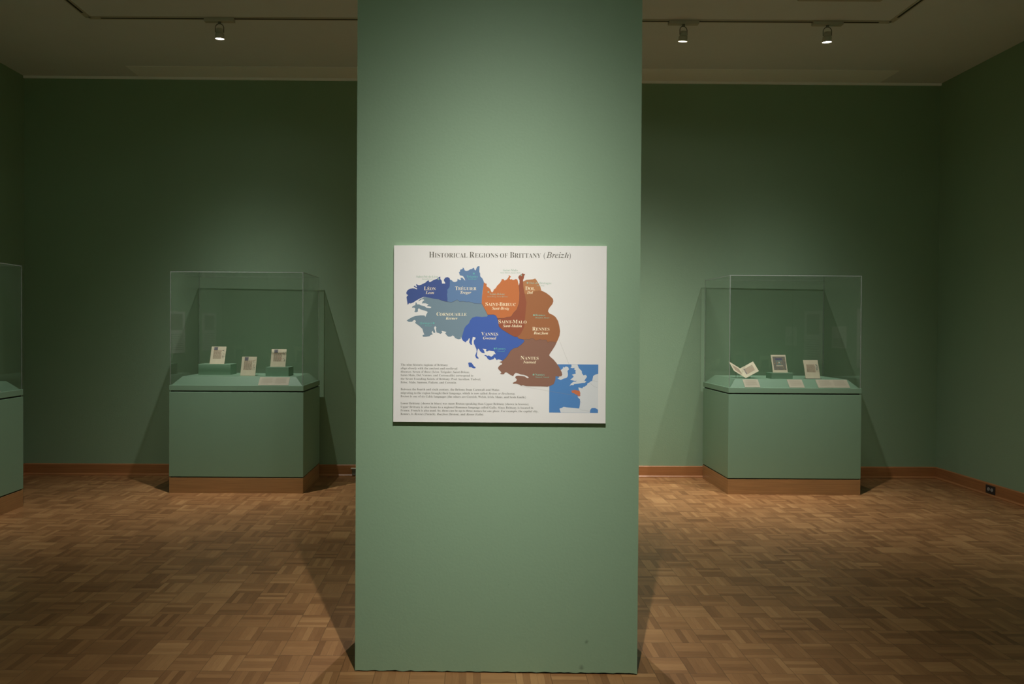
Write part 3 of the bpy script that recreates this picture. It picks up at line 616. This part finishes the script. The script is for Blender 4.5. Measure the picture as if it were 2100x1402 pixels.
# ------------------------------------------------------------------ ceiling air vent
t = thing('ceiling_vent', 'cream square ceiling vent cut off by the top edge right of the pillar', 'vent', (2.885, 5.385, CEIL))
bm = nb(); a = 0.325
for r0, r1, z0, z1 in ((0.325, 0.27, 0.0, -0.012), (0.235, 0.19, 0.0, -0.014), (0.15, 0.11, 0, -0.014)):
    for sx, sy, ex, ey in ((-r0, -r0, r0, -r1), (-r0, r1, r0, r0), (-r0, -r1, -r1, r1), (r1, -r1, r0, r1)): add_box(bm, sx, sy, z1, ex, ey, z0)
obj('louvre_frame', bm, M['trackw'], t)
bm = nb(); add_box(bm, -0.27, -0.27, -0.004, 0.27, 0.27, -0.001); obj('duct_opening', bm, M['slot'], t)

# ------------------------------------------------------------------ lighting track and lamps
TYB, TYF, TXL, TXR = 6.105, 1.40, -3.195, 3.52
t = thing('lighting_track', 'cream rectangular lighting track with dark slot on the ceiling', 'lighting track', (0, 0, 0))
def track_seg(P0, P1, gaps):
    P0, P1 = Vector(P0), Vector(P1); d = (P1-P0).normalized(); nn = Vector((-d.y, d.x, 0)); Ln = (P1-P0).length
    bm = nb(); hw = 0.023
    add_prism(bm, [P0-nn*hw, P1-nn*hw, P1+nn*hw, P0+nn*hw], [p+Vector((0, 0, -0.007)) for p in (P0-nn*hw, P1-nn*hw, P1+nn*hw, P0+nn*hw)])
    rail = obj('rail', bm, M['trackw'], t)
    cuts = [0.10]+[v for g in sorted(gaps) for v in (g-0.0, g+0.0)]+[Ln-0.10]
    bm = nb()
    for i in range(0, len(cuts), 2):
        a, b = P0+d*cuts[i], P0+d*cuts[i+1]; h2 = 0.0095; dz = Vector((0, 0, -0.0072)); d2 = Vector((0, 0, -0.0076))
        add_prism(bm, [a-nn*h2+dz, b-nn*h2+dz, b+nn*h2+dz, a+nn*h2+dz], [a-nn*h2+d2, b-nn*h2+d2, b+nn*h2+d2, a+nn*h2+d2])
    obj('slot', bm, M['slot'], rail, label='dark slot')
cz = CEIL
track_seg((TXL, TYB, cz), (TXR, TYB, cz), []); track_seg((TXL, TYF, cz), (TXR, TYF, cz), [])
track_seg((TXL, TYF, cz), (TXL, TYB, cz), []); track_seg((TXR, TYF, cz), (TXR, TYB, cz), [])

def lamp(label, x, y, aim, power, sigma, rail='x', col=WHITE, radius=0.022, adapter_shift=0.0, recess=0.002):
    t = thing('track_spotlight', label, 'spotlight', (x, y, CEIL-0.008), 0, 'spotlights on the ceiling track')
    bm = nb(); ax, ay = (0.125, 0.024) if rail == 'x' else (0.024, 0.125)
    sx = adapter_shift if rail == 'x' else 0; sy = 0 if rail == 'x' else adapter_shift
    add_box(bm, sx-ax, sy-ay, -0.026, sx+ax, sy+ay, 0.0, bevel=0.003); obj('adapter', bm, M['lampw'], t)
    bm = nb(); add_cyl(bm, (0, 0, -0.026), (0, 0, -0.040), 0.012, 0.012, 12); obj('swivel', bm, M['lampd'], t)
    piv = Vector((0, 0, -0.112)); d = (Vector(aim)-(Vector((x, y, CEIL-0.008))+piv)).normalized()
    side = Vector((0, 0, 1)).cross(d); side = side.normalized() if side.length > 1e-3 else Vector((1, 0, 0))
    pts = []
    for k in range(13):
        a = math.pi*k/12; pts.append(Vector((0, 0, -0.074))+side*(-0.034*math.cos(a))+Vector((0, 0, 0.034*math.sin(a))))
    pts = [piv-side*0.034]+pts+[piv+side*0.034]
    bm = nb(); add_tube(bm, pts, 0.0035, 8); obj('yoke', bm, M['lampd'], t)
    bm = nb(); b0, b1, b2 = piv-d*0.030, piv+d*0.012, piv+d*0.052
    add_cyl(bm, b0, b1, 0.026, 0.031, 28); add_cyl(bm, b1, b2-d*(recess+0.002), 0.033, 0.036, 28); add_cyl(bm, b1, b2, 0.036, 0.037, 28, caps=False)
    h = obj('housing', bm, M['lampw'], t)
    bm = nb(); add_cyl(bm, b2-d*(recess+0.0015), b2-d*recess, 0.034, 0.034, 28); obj('lens', bm, M['lens'], h, label='glowing lens')
    ld = bpy.data.lights.new('spot_beam', 'SPOT'); ld.energy = power; ld.spot_size = math.radians(150); ld.spot_blend = 0.4; ld.color = col; ld.shadow_soft_size = radius
    # photometric profile of a reflector lamp: intensity falls off smoothly with the angle from the beam axis
    ld.use_nodes = True; nt = ld.node_tree; em = nt.nodes['Emission']
    tc = nt.nodes.new('ShaderNodeTexCoord'); sp = nt.nodes.new('ShaderNodeSeparateXYZ'); nt.links.new(tc.outputs['Normal'], sp.inputs[0])
    def mth(op, a, b_=None):
        n = nt.nodes.new('ShaderNodeMath'); n.operation = op
        for k, v in enumerate((a, b_)):
            if v is None: continue
            if isinstance(v, (int, float)): n.inputs[k].default_value = v
            else: nt.links.new(v, n.inputs[k])
        return n.outputs[0]
    th = mth('ARCCOSINE', mth('MINIMUM', mth('ABSOLUTE', sp.outputs[2]), 0.999999))
    g = mth('EXPONENT', mth('MULTIPLY', mth('POWER', th, 2.0), -1.0/math.radians(sigma)**2))
    nt.links.new(mth('ADD', g, 0.004), em.inputs['Strength'])
    lo = bpy.data.objects.new('spot_beam', ld); C.objects.link(lo); lo.parent = t; lo.location = b2+d*(radius+0.006)
    lo.rotation_euler = d.to_track_quat('-Z', 'Y').to_euler()
    return t
KP = 1.0
lamp('lit track spotlight above the left display case', -2.10, TYB, (-2.15, 6.60, 1.0), 470, 21.5)
lamp('unlit-looking track spotlight just right of the pillar, turned away towards the wall', 1.785, TYB, (1.60, 6.75, 1.0), 760, 20.5, recess=0.032)
lamp('lit track spotlight above the right display case', 2.99, TYB, (3.02, 6.60, 1.0), 440, 22)
lamp('lit track spotlight cut off by the top left corner of the photo', TXL, 5.20, (-4.2, 5.40, 0.8), 240, 19, rail='y')
lamp('track spotlight above the top edge of the photo on the right rail', TXR, 5.00, (4.93, 4.7, 0.9), 180, 20, rail='y')
lamp('track spotlight hidden behind the pillar', 0.19, TYB, (0.14, 3.75, 1.2), 420, 20)
lamp('track spotlight in front of the pillar, above the photo', 0.18, TYF+0.02, (0.12, 3.26, 0.93), 590, 17.0)
lamp('track spotlight on the left rail above the left wall panel', TXL, 2.4, (-4.62, 2.2, 1.35), 380, 18, rail='y')
lamp('unseen fill spotlight added on the front rail at the left', -1.9, TYF, (-1.9, -3.2, 2.4), 560, 28)  # added fill: washes the unseen front wall to raise the ambient light
lamp('unseen fill spotlight added on the front rail at the right', 2.2, TYF, (2.2, -3.2, 2.4), 560, 28)  # second added fill lamp, out of view, for bounce light only

# ------------------------------------------------------------------ panels on the side walls (seen mirrored in the glass)
def panel(label, x, y0, y1, z0, z1, side, picture):
    t = thing('text_panel', label, 'wall panel', (x, (y0+y1)/2, z0), 0, 'white printed panels on the side walls')
    w_, h_ = y1-y0, z1-z0; s_ = 1 if side == 'l' else -1
    bm = nb(); add_box(bm, min(0, s_*0.012), -w_/2, 0, max(0, s_*0.012), w_/2, h_); obj('board', bm, M['board'], t)
    bm = nb()
    def R(a0, b0, a1, b1, mi):
        xx = s_*0.0125; p = [(xx, -w_/2+w_*a0, h_*b0), (xx, -w_/2+w_*a1, h_*b0), (xx, -w_/2+w_*a1, h_*b1), (xx, -w_/2+w_*a0, h_*b1)]
        bm.faces.new([bm.verts.new(q) for q in p]).material_index = mi
    if picture: R(0.15, 0.55, 0.85, 0.94, 1)
    for k in range(9): R(0.12, 0.08+0.045*k, 0.85, 0.095+0.045*k, 0)
    obj('print', bm, [ink_body, M['minidark']], t)
panel('white printed panel with a picture on the left wall, mirrored in the left case glass', XL, 1.72, 2.40, 1.13, 1.79, 'l', True)
panel('small white printed panel on the right wall, mirrored in the right case glass', XR, 3.83, 4.19, 1.31, 1.60, 'r', False)
panel('tall white printed panel with picture on the right wall, mirrored in the case glass', XR, 4.46, 5.00, 1.08, 1.82, 'r', True)
